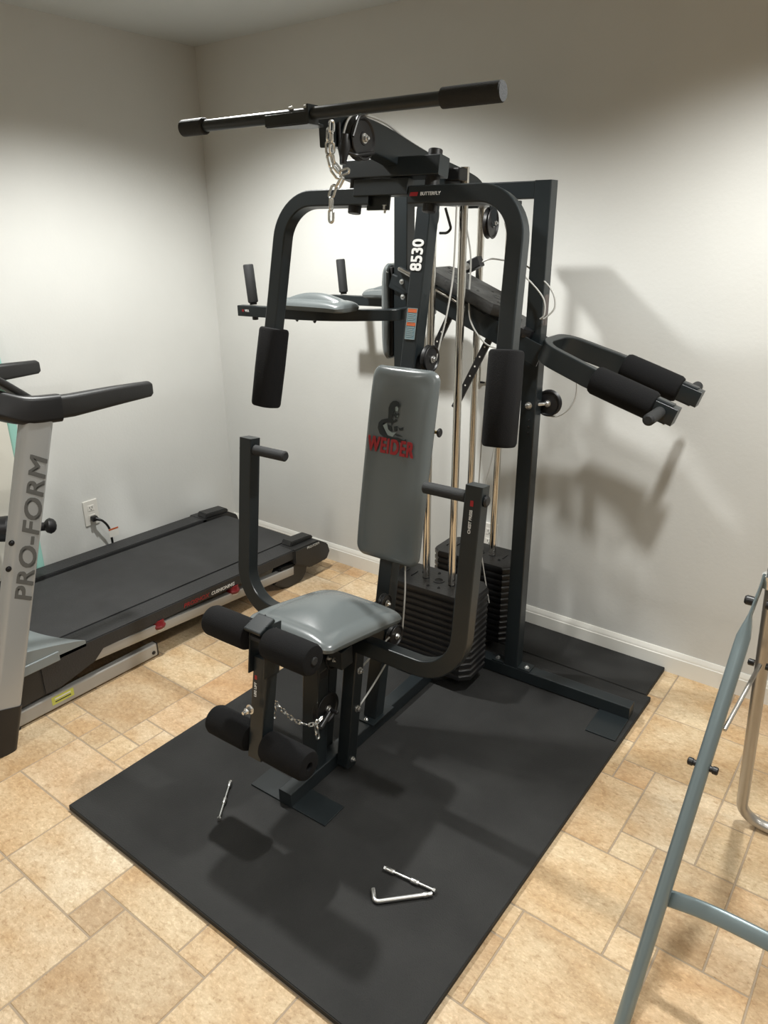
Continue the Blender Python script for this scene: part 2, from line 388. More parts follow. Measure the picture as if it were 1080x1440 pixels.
def baseboard(name, p0, p1, nrm):
    p0, p1, n = V(p0), V(p1), V(nrm); prof = [(0, 0), (.013, 0), (.013, .066), (.0105, .070), (.0105, .074), (.008, .080), (.005, .088), (.003, .092), (0, .092)]
    bm = bmesh.new(); rings = [[bm.verts.new(p+n*x+V((0, 0, z))) for x, z in prof] for p in (p0, p1)]; K = len(prof)
    for k in range(K): bm.faces.new((rings[0][k], rings[0][(k+1) % K], rings[1][(k+1) % K], rings[1][k]))
    bm.faces.new(rings[0]); bm.faces.new(rings[1][::-1])
    struct(link(name, bm, M['trim']))
baseboard('baseboard_back', (XL, YB, 0), (XR, YB, 0), (0, -1, 0))
baseboard('baseboard_left', (XL, YF, 0), (XL, YB-.013, 0), (1, 0, 0))
baseboard('baseboard_right', (XR, YF, 0), (XR, YB-.013, 0), (-1, 0, 0))

# ------------------------------------------------------------------ wall fittings
def outlet(c, nrm, label, plugged=False):
    """duplex plate; c = centre on wall"""
    c, n = V(c), V(nrm); s = V((0, 0, 1)).cross(n); u = V((0, 0, 1)); mt = frame(c, s, u, n)
    root = bpy.data.objects.new('wall_outlet', None); COL.objects.link(root); root.location = c; tag(root, label, 'outlet')
    mt = frame(V((0, 0, 0)), s, u, n)
    box('cover_plate', (-.0375, -.0625, 0), (.0375, .0625, .006), M['wplastic'], root, .003, mt)
    for dz in (.0235, -.0235):
        rc = box('receptacle', (-.017, dz-.0145, .004), (.017, dz+.0145, .0075), M['wplastic'], root, .003, mt)
        bm = bmesh.new()
        add_box(bm, (-.0075, dz-.001, .007), (-.005, dz+.008, .0079), 0, mt); add_box(bm, (.005, dz-.001, .007), (.0075, dz+.008, .0079), 0, mt)
        add_box(bm, (-.0022, dz-.0095, .007), (.0022, dz-.005, .0079), 0, mt); link('slot', bm, M['slot'], rc)
    return root
outlet((XL, 1.735, .366), (1, 0, 0), 'white outlet plate on the left wall with a black plug in it')
outlet((-1.405, YB, .366), (0, -1, 0), 'white empty outlet plate low on the back wall behind the weight stacks')
cord = empty('power_cord', (XL, 1.735, .34), 0, 'black power cord plugged into the outlet on the left wall', 'cord')
bm = bmesh.new(); add_box(bm, (.0085, -.013, -.013), (.034, .015, .013), .005); add_lathe(bm, (.03, .005, 0), (.06, .025, -.012), [(0, 0), (0, .009), (.022, .006), (.022, 0)], 14)
link('plug', bm, M['black'], cord)
ctube('cable', [(.032, .006, -.001), (.045, .030, -.018), (.046, .055, -.062), (.038, .066, -.13), (.036, .068, -.20), (.05, .07, -.30), (.06, .02, -.334), (.10, -.1, -.336)], .0056, M['black'], cord, smooth_pts=True)
o = box('warning_tag', (.0505, .048, -.110), (.0515, .100, -.066), M['wplastic'], cord, 0); o['label'] = 'white paper tag with a red band'
box('tag_band', (.0513, .048, -.074), (.0522, .100, -.066), M['orange'], cord, 0)
p = empty('access_panel', (-1.395, YB, 1.10), 0, 'small white access panel on the back wall behind the right foam arm', 'panel')
box('panel_door', (-.085, -.012, -.06), (.085, 0, .07), M['trim'], p, .002); box('latch', (-.083, -.018, -.066), (-.066, -.008, -.058), M['black'], p, .001)

# ------------------------------------------------------------------ rubber mats
def matobj(name, outline, z1, label, z0=0.):
    bm = bmesh.new(); vs = [bm.verts.new((x, y, z0)) for x, y in outline]; f = bm.faces.new(vs)
    r = bmesh.ops.extrude_face_region(bm, geom=[f])
    for v in [g for g in r['geom'] if isinstance(g, bmesh.types.BMVert)]: v.co.z = z1
    bmesh.ops.bevel(bm, geom=bm.edges[:], offset=.002, segments=2, affect='EDGES')
    return tag(link(name, bm, M['rubber']), label, 'mat')
MZ = .019
matobj('rubber_mat', [(-1.795, .79), (-.582, .788), (-.576, 2.372), (-1.797, 2.372)], MZ, 'large black rubber floor mat under the home gym')
matobj('rubber_mat', [(-1.80, 2.375), (-.596, 2.375), (-.597, 2.600), (-1.80, 2.600)], MZ, 'narrow black rubber mat strip against the back wall baseboard')

# ------------------------------------------------------------------ home gym (local: u right, v towards the back wall, z up)
YAW = math.radians(2.0)
G = empty('home_gym', (-1.272, 1.180, 0), YAW, 'black multi station home gym with grey padded seat and two weight stacks', 'home gym')
GM = Matrix.Translation((-1.272, 1.180, 0)) @ Matrix.Rotation(YAW, 4, 'Z')
St = M['steel']
SL = .188; TH = math.atan(SL)
def tilt(v0, z0):
    """frame whose local y runs up the leaning upright, z out of its front face (towards -v)"""
    up = V((0, SL, 1)).normalized(); x = V((1, 0, 0)); n = x.cross(up)
    return frame(V((0, v0, z0)), x, up, n)
# base
rtube('base_beam', [(0, 0, .046), (0, .985, .046)], .048, .048, (0, 0, 1), St, G, cr=.003)
rtube('cross_beam', [(-.505, 1.008, .046), (.712, 1.008, .046)], .050, .048, (0, 0, 1), St, G, cr=.003)
box('foot_plate', (-.145, .002, MZ), (.150, .092, MZ+.005), St, G, .001)
box('foot_plate', (.608, .845, MZ), (.712, .985, MZ+.005), St, G, .001)
box('foot_plate', (-.505, .845, MZ), (-.405, .985, MZ+.005), St, G, .001)
# front leaning upright
fu = rtube('front_upright', [(0, .45-.001, .070), (0, .45+.188*1.65, 1.72)], .050, .050, (1, 0, 0), St, G, cr=.004)
box('base_bracket', (-.038, .395, .0695), (.038, .520, .0745), St, G, .001)
bolt('bracket_bolt', (.0, .408, .0745), (0, 0, 1), G, .006, .005)
FT = tilt(.425-.188*.079, 0)       # front face plane, local y = distance up
def ft(u, z, out=.0): return FT @ V((u, z*math.sqrt(1+SL*SL), out))
def ftm(u, z, rot=0, out=.0003):
    return Matrix.Translation(ft(u, z, out)) @ FT.to_3x3().to_4x4() @ Matrix.Rotation(rot, 4, 'Z')
text('8530', .054, ftm(-.003, 1.552, PI/2), M['white'], fu, 'model_number', bold=.0012, sx=.84)
lb = poly('warning_label', [(-.0185, -.045), (.0155, -.045), (.0155, .045), (-.0185, .045)], ftm(.002, 1.357), M['bluegrey'], fu)
lb['label'] = 'blue grey warning label with orange bands'
bm = bmesh.new()
for a, b, c, d in ((-.0195, -.046, .0165, -.0445), (-.0195, .0445, .0165, .046), (-.0195, -.046, -.018, .046), (.015, -.046, .0165, .046)):
    add_box(bm, (a, b, .0004), (c, d, .0010), 0, ftm(.002, 1.357))
link('label_border', bm, M['pale'], lb)
for b, d in ((.033, .0435), (-.006, .0035)): box('label_band', (-.017, b, .0004), (.014, d, .0009), M['orange'], lb, 0, ftm(.002, 1.357))
bm = bmesh.new()
for k in range(6):
    for y in (.028-k*.0055, -.011-k*.0055): add_box(bm, (-.014, y-.001, .0004), (.010-.004*(k % 2), y+.001, .0009), 0, ftm(.002, 1.357))
link('label_text', bm, M['pale'], lb)
# rear frame
for s in (-1, 1):
    up = rtube('rear_upright', [(s*.255, 1.010, .0705), (s*.255, 1.010, 1.758)], .050, .054, (1, 0, 0), St, G, cr=.003)
    for q in (-1, 1):
        box('base_bracket', (s*.255+q*.0275, .984, .0705), (s*.255+q*.078, 1.034, .0755), St, G, .001)
        bolt('bracket_bolt', (s*.255+q*.060, 1.003, .0755), (0, 0, 1), G, .007, .006)
rtube('top_crossbar', [(-.228, 1.010, 1.732), (.228, 1.010, 1.732)], .046, .050, (0, 0, 1), St, G, cr=.003)
box('upright_label', (.2815, .994, 1.335), (.2823, 1.028, 1.43), M['faded'], G, 0)
for q in range(3): bolt('height_hole', (.262, .9848, .985+.022*q), (0, -1, 0), G, .003, .001, M['board'])
# boom
bp = [(0, .29, 1.846), (0, .38, 1.848), (0, .50, 1.834), (0, .70, 1.790), (0, .88, 1.762), (0, 1.00, 1.738), (0, 1.04, 1.715)]
bm = bmesh.new(); add_sweep(bm, spline(bp, 5), rrect(.076, .048, .0035, 2), (1, 0, 0)); link('boom', bm, St, G, sharp=12)

pl = pulley((.042, .368, 1.830), (1, 0, 0), G, .049, .024)
# pulley yoke and cable end below the boom
bm = bmesh.new(); add_sweep(bm, fillet([(.058, .40, 1.80), (.058, .33, 1.79), (.03, .30, 1.80), (.03, .30, 1.86)], .015), circ(.004, 8))
add_sweep(bm, fillet([(.056, .41, 1.90), (.058, .34, 1.875), (.058, .315, 1.83)], .03), circ(.004, 8)); link('cable_guard', bm, M['black'], G)
bm = bmesh.new(); add_lathe(bm, (.035, .315, 1.835), (.035, .305, 1.770), [(0, 0), (0, .013), (.03, .016), (.05, .010), (.066, .008), (.066, 0)], 14); link('cable_stop', bm, M['black'], G)
ctube('cable', [(.030, .30, 1.80), (.036, .325, 1.865), (.038, .37, 1.884), (.020, .50, 1.880), (.006, .62, 1.853), (.0, .75, 1.826), (0, .85, 1.80), (.0, .95, 1.79)], .0028, M['cable'], G, smooth_pts=True)
# ---- butterfly assembly in the tilted plane
def bt(u, z, out=0.):     # point in the tilted butterfly plane; out towards the user
    n = V((0, -1, SL)).normalized(); return V((u, .570+SL*(z-1.73), z))+n*out
TU = V((0, SL, 1)).normalized(); TN = V((0, -1, SL)).normalized()
rtube('butterfly_bracket', [bt(-.163, 1.776), bt(.155, 1.776)], .050, .050, TU, St, G, cr=.003)
box('bracket_plate', (-.115, -.014, -.022), (.066, .014, .022), St, G, .002, frame(bt(-.005, 1.728, .008), V((1, 0, 0)), TN*-1, TU))
box('bracket_plate', (-.024, 0, -.03), (.024, .15, .03), St, G, .002, frame(bt(0, 1.762, -.02), V((1, 0, 0)), TN*-1, TU))
for s, uo in ((-1, -.126), (1, .124)):
    cyl('pivot_post', bt(uo, 1.665), bt(uo, 1.818 if s > 0 else 1.76), .019, M['black'], G)
    pts = [bt(.066 if s > 0 else -.066, 1.706), bt(s*.388, 1.706), bt(s*.400, 1.42), bt(s*.4175, 1.092)]
    arm = rtube('butterfly_arm', pts, .046, .042, TN, St, G, rad=[.115, .9], cr=.005, seg=12)
    sleeve('foam_sleeve', bt(s*.403, 1.335), bt(s*.4175, 1.092), .084, TN, arm)
    if s < 0:
        box('hinge_plate', (-.075, -.018, -.028), (0, -.010, .022), St, G, .001, frame(bt(-.005, 1.70, -.012), V((1, 0, 0)), TN*-1, TU))
bolt('bracket_bolt', bt(-.02, 1.685, .0), (0, -.2, -1), G, .007, .012)
ar = frame(bt(.118, 1.706, .0232), V((1, 0, 0)), TU, TN)
text('BUTTERFLY', .012, ar @ Matrix.Translation((.018, 0, 0)), M['white'], G, 'arm_lettering', bold=.0002)
poly('arm_badge', [(-.046, -.005), (-.022, -.005), (-.020, .005), (-.044, .005)], ar, M['red'], G)
pulley((-.030, .800, 1.665), (1, 0, 0), G, .050, .022)
# ---- seat
SN = V((0, .18, 1)).normalized()       # seat normal: front edge higher than the rear
sy = V((1, 0, 0)); syy = SN.cross(sy)
sm = frame(V((0, .222, .537)), V((1, 0, 0)), syy, SN)
sb = box('seat_board', (-.132, -.168, -.008), (.132, .168, .004), M['board'], G, .003, sm)
pad('seat', .153, .186, .042, sm, G, M['vinyl'], cr=.028, edge=.040, crown=.034)
rtube('seat_post', [(-.012, .150, .0705), (-.012, .185, .515)], .048, .062, (1, 0, 0), St, G, cr=.004)
rtube('seat_rail', [(0, .03, .545), (0, .49, .462)], .040, .046, (1, 0, 0), St, G, cr=.004)
# ---- backrest
bpm = frame(V((.016, .575, .932)), V((1, 0, 0)), TU, TN)
sbk = box('backrest_board', (-.105, -.290, -.012), (.105, .290, .002), M['board'], G, .003, bpm)
bk = pad('backrest', .118, .302, .036, bpm, G, M['vinyl'], cr=.032, edge=.030, crown=.010)
rtube('backrest_bracket', [(0, .585+.06, 1.10), (0, .60, 1.10)], .05, .04, (1, 0, 0), St, G)
cyl('adjustment_knob', (.045, .615, 1.05), (.135, .615, 1.05), .005, M['brass'], G); cyl('adjustment_knob', (.135, .615, 1.05), (.142, .615, 1.05), .014, M['black'], G)
# logo on the backrest
LG = frame(bpm @ V((0, 0, .0472)), V((1, 0, 0)), TU, TN)
def LGM(x, y, rot=0): return LG @ Matrix.Translation((x, y, 0)) @ Matrix.Rotation(rot, 4, 'Z')
lt = text('WEIDER', .064, LGM(-.007, .062, 0), M['red'], bk, 'brand_lettering', bold=.0019, sx=.66, ext=.0006, spacing=1.13)
def px(x, y):   # emblem drawn in a 100 x 100 field
    return ((x-50)*.00116-.009, (50-y)*.00120+.146)
dark = [[(34, 22), (38, 10), (46, 3), (56, 1), (64, 4), (68, 12), (66, 17), (60, 13), (55, 18), (54, 27), (50, 32), (51, 40), (47, 48), (54, 52), (60, 46), (64, 48), (60, 55), (52, 56), (50, 66), (46, 58), (38, 58), (26, 60), (20, 66), (24, 74), (30, 82), (38, 92), (50, 94), (72, 92), (92, 96), (98, 92), (100, 100), (90, 104), (60, 100), (30, 98), (14, 90), (6, 76), (8, 62), (16, 54), (28, 50), (36, 48), (36, 38)],
        [(56, 30), (62, 33), (68, 30), (67, 35), (62, 37), (66, 43), (58, 44), (54, 38)],
        [(38, 64), (48, 66), (54, 78), (46, 80), (40, 74)], [(56, 66), (66, 64), (68, 76), (60, 78)],
        [(70, 66), (78, 68), (86, 64), (84, 72), (76, 74)], [(58, 84), (74, 84), (88, 88), (70, 89)]]
poly('brand_emblem', None, LG, M['ink'], bk, .0006, [[px(*p) for p in P][::-1] for P in dark])
pale = [[(55, 17), (61, 15), (65, 20), (64, 27), (57, 27)], [(22, 68), (34, 60), (40, 76), (52, 82), (66, 80), (56, 92), (40, 90)], [(62, 38), (66, 38), (64, 42)]]
poly('emblem_highlight', None, LG @ Matrix.Translation((0, 0, .0002)), M['pale'], bk, .0006, [[px(*p) for p in P][::-1] for P in pale])
# ---- press arm (U under the seat, swings on a lever beside the base beam)
PS = .12
def pv(z): return .247+PS*(z-.07)
PN = V((0, 1, -PS)).normalized()
pp = [(-.408, pv(1.01), 1.01), (-.408, pv(.455), .455), (.408, pv(.455), .455), (.408, pv(1.01), 1.01)]
pa = rtube('press_arm', pp, .050, .044, PN, St, G, rad=.13, cr=.005, seg=12)
rtube('press_lever', [(.049, pv(.055)-.012, .036), (.049, pv(.44), .44)], .044, .046, (1, 0, 0), St, G, cr=.005)
rtube('press_lever', [(-.049, pv(.055)-.012, .036), (-.049, pv(.44), .44)], .044, .046, (1, 0, 0), St, G, cr=.005)
cyl('lever_axle', (-.073, pv(.06)-.01, .062), (.072, pv(.06)-.01, .062), .008, M['steel'], G)
bolt('lever_bolt', (.072, pv(.06)-.01, .062), (1, 0, 0), G, .007, .007)
box('seat_bracket', (.030, .18, .425), (.086, .232, .485), St, G, .002)
for dv in (-.02, .012): bolt('bracket_bolt', (.03+.02*(dv > 0)+.01, .1815, .452), (0, -1, 0), G, .006, .006)
for z in (.235, .365): bolt('lever_bolt', (.072, pv(z), z), (1, 0, 0), G, .0085, .008)
for s in (-1, 1):
    h = cyl('press_handle', (s*.384, pv(.975)-.004, .975), (s*.250, pv(.975)-.004, .975), .0165, M['grip'], G, .004)
    cyl('handle_cap', (s*.432, pv(.975), .972), (s*.442, pv(.975), .972), .016, M['black'], h, .004)
pt = frame(V((.408, pv(.93)-.0235, .93)), V((1, 0, 0)), V((0, PS, 1)).normalized(), V((0, -1, PS)).normalized())
text('CHEST PRESS', .011, pt @ Matrix.Rotation(PI/2, 4, 'Z') @ Matrix.Translation((-.012, 0, 0)), M['white'], pa, 'arm_lettering', bold=.0002)
poly('arm_badge', [(-.0045, .030), (.0045, .030), (.0045, .045), (-.0045, .045)], pt, M['red'], pa)
# ---- leg developer
lv0, lz0, lv1, lz1 = -.030, .640, -.082, .275
ldn = V((0, lv1-lv0, lz1-lz0)).normalized()
leg = rtube('leg_lever', [(0, lv0-.004, .555), (0, lv1-.005, .262)], .044, .050, (1, 0, 0), St, G, cr=.004)
box('lever_plate', (-.030, -.030, -.13), (-.0255, .030, .022), St, G, .002, Matrix.Translation((0, lv0, lz0)) @ Matrix.Rotation(-.14, 4, 'X'))
box('lever_plate', (.0255, -.030, -.13), (.030, .030, .022), St, G, .002, Matrix.Translation((0, lv0, lz0)) @ Matrix.Rotation(-.14, 4, 'X'))
prism('pivot_cap', [(-.030, -.034), (.030, -.034), (.030, .028), (-.030, .028)], .018, .030, M['steel'], G, .004, Matrix.Translation((0, lv0-.01, lz0-.002)) @ Matrix.Rotation(.30, 4, 'X'))
cyl('pivot_axle', (-.034, lv0+.004, lz0), (.034, lv0+.004, lz0), .008, M['steel'], G); bolt('pivot_bolt', (.031, lv0+.004, lz0), (1, 0, 0), G, .007, .006)
for s in (-1, 1):
    foam('foam_roller', (s*.030, -.052, .618), (s*.186, -.052, .618), .043, G, .012)
    foam('foam_roller', (s*.027, -.082, .308), (s*.180, -.082, .308), .043, G, .012)
cyl('roller_axle', (-.175, -.052, .618), (.190, -.052, .618), .0115, M['grip'], G); cyl('roller_axle', (-.165, -.082, .308), (.165, -.082, .308), .0115, M['grip'], G)
bolt('lever_bolt', (-.004, -.1035, .425), (0, -1, .1), G, .010, .016)
lm = frame(V((0, -.0815, .485)), V((1, 0, 0)), V((0, .142, .99)), V((0, -.99, .142)))
text('LEG LIFT', .011, lm @ Matrix.Rotation(PI/2, 4, 'Z') @ Matrix.Translation((-.008, 0, 0)), M['white'], leg, 'lever_lettering', bold=.0003)
poly('lever_badge', [(-.004, .022), (.004, .022), (.004, .034), (-.004, .034)], lm, M['red'], leg)
ey = bmesh.new(); add_sweep(ey, [V((0, -.050+.012*math.cos(t), .452+.012*math.sin(t))) for t in [2*PI*k/14 for k in range(14)]], circ(.004, 8), (1, 0, 0), closed=True); link('eye_bolt', ey, M['bright'], G)
# ---- low pulleys
for c, r in (((.012, .186, .262), .052), ((.012, .225, .425), .040)): pulley(c, (1, 0, 0), G, r, .022)
box('pulley_guard', (-.004, .155, .375), (.020, .195, .405), M['black'], G, .003)
cyl('pulley_axle', (-.06, .186, .262), (.06, .186, .262), .006, M['black'], G)
pulley((.055, .497, .378), (1, 0, 0), G, .038, .020); pulley((.035, .470, .505), (1, 0, 0), G, .030, .018)
pulley((.052, .692, 1.253), (1, 0, 0), G, .042, .020)
cyl('pulley_post', (.030, .185, .255), (.040, .125, .236), .009, M['black'], G)
cyl('pulley_axle', (-.01, .497, .378), (.05, .497, .378), .007, M['black'], G); cyl('pulley_axle', (0, .692, 1.253), (.045, .692, 1.253), .007, M['black'], G)
# ---- weight stacks
def plate_outline(a, b, c, k=1.): return [((-a+c)*k, -b*k), ((a-c)*k, -b*k), (a*k, (-b+c)*k), (a*k, (b-c)*k), ((a-c)*k, b*k), ((-a+c)*k, b*k), (-a*k, (b-c)*k), (-a*k, (-b+c)*k)]
def add_plate(bm, z0, h, a=.178, b=.088, c=.032, mtx=None):
    t = bmesh.new()
    levels = [(z0, .982), (z0+h*.12, 1.0), (z0+h*.70, 1.0), (z0+h*.86, .978), (z0+h, .972)]
    rings = [[t.verts.new((x, y, z)) for x, y in plate_outline(a, b, c, k)] for z, k in levels]
    for r0, r1 in zip(rings[:-1], rings[1:]):
        for k in range(8): t.faces.new((r0[k], r0[(k+1) % 8], r1[(k+1) % 8], r1[k]))
    t.faces.new(rings[0][::-1]); t.faces.new(rings[-1])
    if mtx: bmesh.ops.transform(t, matrix=mtx, verts=t.verts)
    merge(bm, t)
def ring(bm, c, r0, r1, h, mtx=None):
    t = bmesh.new(); add_lathe(t, c, (c[0], c[1], c[2]+1), [(0, r1), (h, r1), (h, r0), (0, r0), (0, r1)], 24)
    if mtx: bmesh.ops.transform(t, matrix=mtx, verts=t.verts)
    merge(bm, t)
stacks = []
for sv, zt in ((.868, .406), (1.19, .404)):
    n = 13; z0 = .074; h = (zt-z0)/n; first = None
    for k in range(n):
        mt = Matrix.Translation((0, sv, 0))
        if k < n-1:
            if first is None:
                bm = bmesh.new(); add_plate(bm, 0, h*.93); first = link('weight_plate', bm, M['iron'], G); first.location = (0, sv, z0)
            else:
                o = first.copy(); COL.objects.link(o); o.parent = G; o.location = (0, sv, z0+k*h)
        else:
            bm = bmesh.new(); add_plate(bm, 0, h*1.1); zz = h*1.1
            for cx, cy, r in ((0, 0, .021), (-.055, 0, .014), (.055, 0, .014), (-.012, -.055, .006), (-.085, .03, .006), (.03, .045, .006), (-.03, .055, .006), (.10, -.03, .006), (.03, -.05, .006)):
                ring(bm, (cx, cy, zz-.001), r*.75, r, .003)
            for cx, cy in ((.125, .01), (-.125, 0)):
                add_box(bm, (cx-.020, cy-.022, zz-.001), (cx-.016, cy+.022, zz+.003), .001); add_box(bm, (cx+.016, cy-.022, zz-.001), (cx+.020, cy+.022, zz+.003), .001)
            o = link('top_weight_plate', bm, M['iron'], G); o.location = (0, sv, z0+k*h)
            hl = lathe('selector_hole', (0, 0, zz+.0003), (0, 0, 1), [(0, 0), (0, .0157), (.0004, .0157), (.0004, 0)], M['board'], o, 24)
    lathe('stack_foot', (0, sv, .0195), (0, sv, 1), [(0, 0), (0, .07), (.006, .075), (.05, .07), (.0535, .06), (.0535, 0)], M['board'], G, 20)
    zt2 = 1.795 if sv < 1 else 1.70
    for s in (-1, 1):
        cyl('guide_rod', (s*.055, sv, .025), (s*.055, sv, zt2 if (s > 0) else 1.70), .0135, M['chrome'], G, .001)
# top cross pieces that hold the rods
rtube('rod_bracket', [(0, .80, 1.705), (0, 1.22, 1.700)], .022, .16, (1, 0, 0), St, G, cr=.003)
# ---- captain's chair on the left upright
def ca(s):
    pts = [(-.205, 1.01, 1.352), (-.205, 1.01-s*.12, 1.352), (-.40, 1.0-s*.265, 1.352), (-.792, 1.0-s*.265, 1.348)]
    a = rtube('dip_arm', pts, .036, .038, (0, 0, 1), St, G, rad=[.06, .35], cr=.003, seg=12)
    vv = 1.0-s*.265
    pm = frame(V((-.440, vv+s*.012, 1.368)), V((1, 0, 0)), V((0, 1, 0)), V((0, 0, 1)))
    pad('arm_pad', .150, .060, .036, pm, a, M['vinyl'], cr=.03, edge=.036, crown=.020)
    for q in (-.52, -.44): bolt('arm_bolt', (q, vv, 1.331), (0, 0, -1), a, .005, .004, M['black'])
    bm = bmesh.new(); add_lathe(bm, (-.727, vv, 1.371), (-.727-.014, vv, 1.51), [(0, 0), (0, .013), (.006, .013), (.010, .0185), (.135, .0185), (.139, .016), (.139, 0)], 20)
    link('dip_handle', bm, M['grip'], a)
    cyl('handle_plug', (-.722, vv, 1.318), (-.722, vv, 1.332), .011, M['black'], a)
    return a
a1 = ca(1); a2 = ca(-1)
pt = frame(V((-.755, .7155, 1.350)), V((1, 0, 0)), V((0, 0, 1)), V((0, -1, 0)))
text('VKR', .011, pt @ Matrix.Translation((.012, 0, 0)), M['white'], a1, 'arm_lettering', bold=.0003); poly('arm_badge', [(-.012, -.004), (-.003, -.004), (-.003, .004), (-.012, .004)], pt, M['red'], a1)
vm = frame(V((-.300, 1.085, 1.345)), V((0, -1, 0)), V((0, 0, 1)), V((-1, 0, 0)))
box('back_pad_board', (-.100, -.155, -.012), (.100, .155, .004), M['board'], G, .003, vm)
pad('back_pad', .115, .165, .036, vm, G, M['vinyl'], cr=.03, edge=.028, crown=.008)
# ---- lever arm running down through the right upright to the padded yoke
AD = V((.92, 0, -.44)).normalized()
rtube('back_pad_bracket', [(-.290, 1.02, 1.455), (-.225, 1.02, 1.43)], .05, .09, (0, 1, 0), St, G)
for p in ((-.226, .9515, 1.455), (-.222, .9515, 1.405)): bolt('bracket_bolt', p, (0, -1, 0), G, .0065, .006)
A0 = V((-.300, 0, 1.495)); A1 = V((.300, 0, 1.245))
for vv in (.955, 1.063):
    rtube('lever_side', [(A0.x+.055, vv, A0.z-.0229), (A1.x, vv, A1.z)], .068, .006, (0, 1, 0), St, G, cr=.002)
rtube('lever_beam', [(-.215, .966, 1.447), (.225, .966, 1.266)], .055, .016, (0, 1, 0), St, G, cr=.003)
cyl('lever_rod', (-.235, .945, 1.498), (.02, .945, 1.391), .007, M['chrome'], G)
ax = (A1-A0).normalized(); nz = V((0, 1, 0)).cross(ax)*-1
if nz.z < 0: nz = -nz
def am(d, v, h):  # frame on the arm: x along it, z perpendicular up
    return frame(A0+ax*d+V((0, v, 0))+nz*h, ax, V((0, 1, 0)), nz)
for d, ln in ((.325, .152), (.515, .07)):
    if ln > .1:
        bm = bmesh.new(); add_plate(bm, 0, .036, ln, .088, .03)
        for cx, cy, r in ((.085, 0, .016), (-.10, 0, .018), (.05, .03, .006), (.115, .045, .006), (.115, -.045, .006), (-.06, -.04, .006), (-.135, .03, .006), (.03, -.04, .006)):
            ring(bm, (cx, cy, .035), r*.7, r, .002)
        bmesh.ops.transform(bm, matrix=am(d, 1.01, .048), verts=bm.verts); link('weight_plate', bm, M['iron_worn'], G)
    else:
        bm = bmesh.new(); add_plate(bm, 0, .026, .062, .068, .02)
        ring(bm, (-.02, 0, .029), .012, .017, .002)
        bmesh.ops.transform(bm, matrix=am(.525, 1.01, .028), verts=bm.verts); link('weight_plate', bm, M['iron'], G)
# perforated adjustment bars under the arm
for (u0, z0, u1, z1) in ((-.045, 1.36, -.172, 1.11), (.106, 1.29, -.022, 1.035)):
    br = rtube('perforated_bar', [(u0, .985, z0), (u1, .985, z1)], .024, .012, (0, 1, 0), M['black'], G, cr=.002)
    bm = bmesh.new()
    for k in range(1, 7):
        t = k/7.5; add_lathe(bm, (u0+(u1-u0)*t, .9795, z0+(z1-z0)*t), (u0+(u1-u0)*t, .9, z0+(z1-z0)*t), [(0, 0), (0, .0032), (.001, .0028), (.001, 0)], 10)
    link('bar_hole', bm, M['wplastic'], br)
# cable clamp
cb = box('cable_clamp', (-.030, -.018, 0), (.030, .018, .034), M['black'], G, .003, frame(V((.020, 1.02, 1.498)), V((.9, 0, .42)).normalized(), V((0, 1, 0)), V((-.42, 0, .9)).normalized()))
bolt('clamp_bolt', (.0, 1.0, 1.508), (0, -1, 0), G, .008, .006)
# yoke
def yk(u, v): return V((u, v, 1.278-(u-.30)*.325))
yp = [yk(.735, .870), yk(.52, .870), yk(.355, .885), yk(.315, .945), yk(.315, 1.065), yk(.355, 1.13), yk(.52, 1.145), yk(.735, 1.145)]
yn = V((.325, 0, 1)).normalized()
yo = rtube('padded_yoke', [yk(.735, .870), yk(.50, .870), yk(.315, .905), yk(.315, 1.105), yk(.50, 1.145), yk(.735, 1.145)], .028, .062, yn, St, G, rad=[.35, .075, .075, .35], cr=.004, seg=10)
for v, s in ((.870, -1), (1.145, 1)):
    foam('foam_roller', yk(.505, v), yk(.690, v), .042, G, .022)
    bm = bmesh.new(); add_sweep(bm, [yk(.69, v), yk(.752, v)], rrect(.044, .050, .002), yn); e = link('yoke_end', bm, St, yo)
    cyl('yoke_handle', yk(.712, v+s*.020), yk(.712, v+s*.135), .0165, M['grip'], e, .006)
    bolt('yoke_bolt', yk(.72, v)+V((0, 0, -.027)), (0, 0, -1), e, .005, .006)
# pulleys by the uprights
pulley((.300, 1.050, 1.080), (0, -1, 0), G, .044, .020); cyl('pulley_axle', (.300, 1.04, 1.080), (.262, .99, 1.080), .006, M['zinc'], G)
bolt('pulley_nut', (.258, .9845, 1.078), (0, -1, 0), G, .009, .012)
pulley((.088, .985, 1.640), (1, .1, 0), G, .047, .020); box('pulley_hanger', (-.012, -.003, -.01), (.012, .003, .075), St, G, .001, frame(V((.088+.010, .985-.008, 1.640)), V((.6, .8, 0)), V((.8, -.6, 0)), V((0, 0, 1))))
# cables
def cab(pts, r=.0028): return ctube('cable', pts, r, M['cable'], G, n=8, smooth_pts=True)
cab([(.075, .79, 1.69), (.070, .79, 1.50), (.068, .76, 1.38), (.062, .735, 1.30), (.052, .715, 1.22), (.05, .70, 1.211)])
cab([(.03, .90, 1.69), (.05, .93, 1.55), (.045, .94, 1.40), (.06, .94, 1.33), (.11, .94, 1.275), (.16, .94, 1.262), (.20, .945, 1.262)])
cab([(.130, 1.0, 1.640), (.150, 1.0, 1.58), (.17, .99, 1.50), (.19, .98, 1.42)])
cab([(.045, 1.02, 1.522), (.075, 1.02, 1.532), (.12, 1.01, 1.530), (.20, 1.0, 1.52), (.30, .985, 1.455), (.325, .98, 1.40), (.30, .975, 1.365), (.285, .97, 1.36)])
cab([(.20, .97, 1.50), (.25, .965, 1.465), (.292, .965, 1.42), (.298, .965, 1.375), (.285, .965, 1.36)])
cab([(.300, 1.05, 1.037), (.335, 1.05, 1.040), (.372, 1.05, 1.070), (.392, 1.05, 1.12), (.388, 1.04, 1.18), (.355, 1.02, 1.235)])
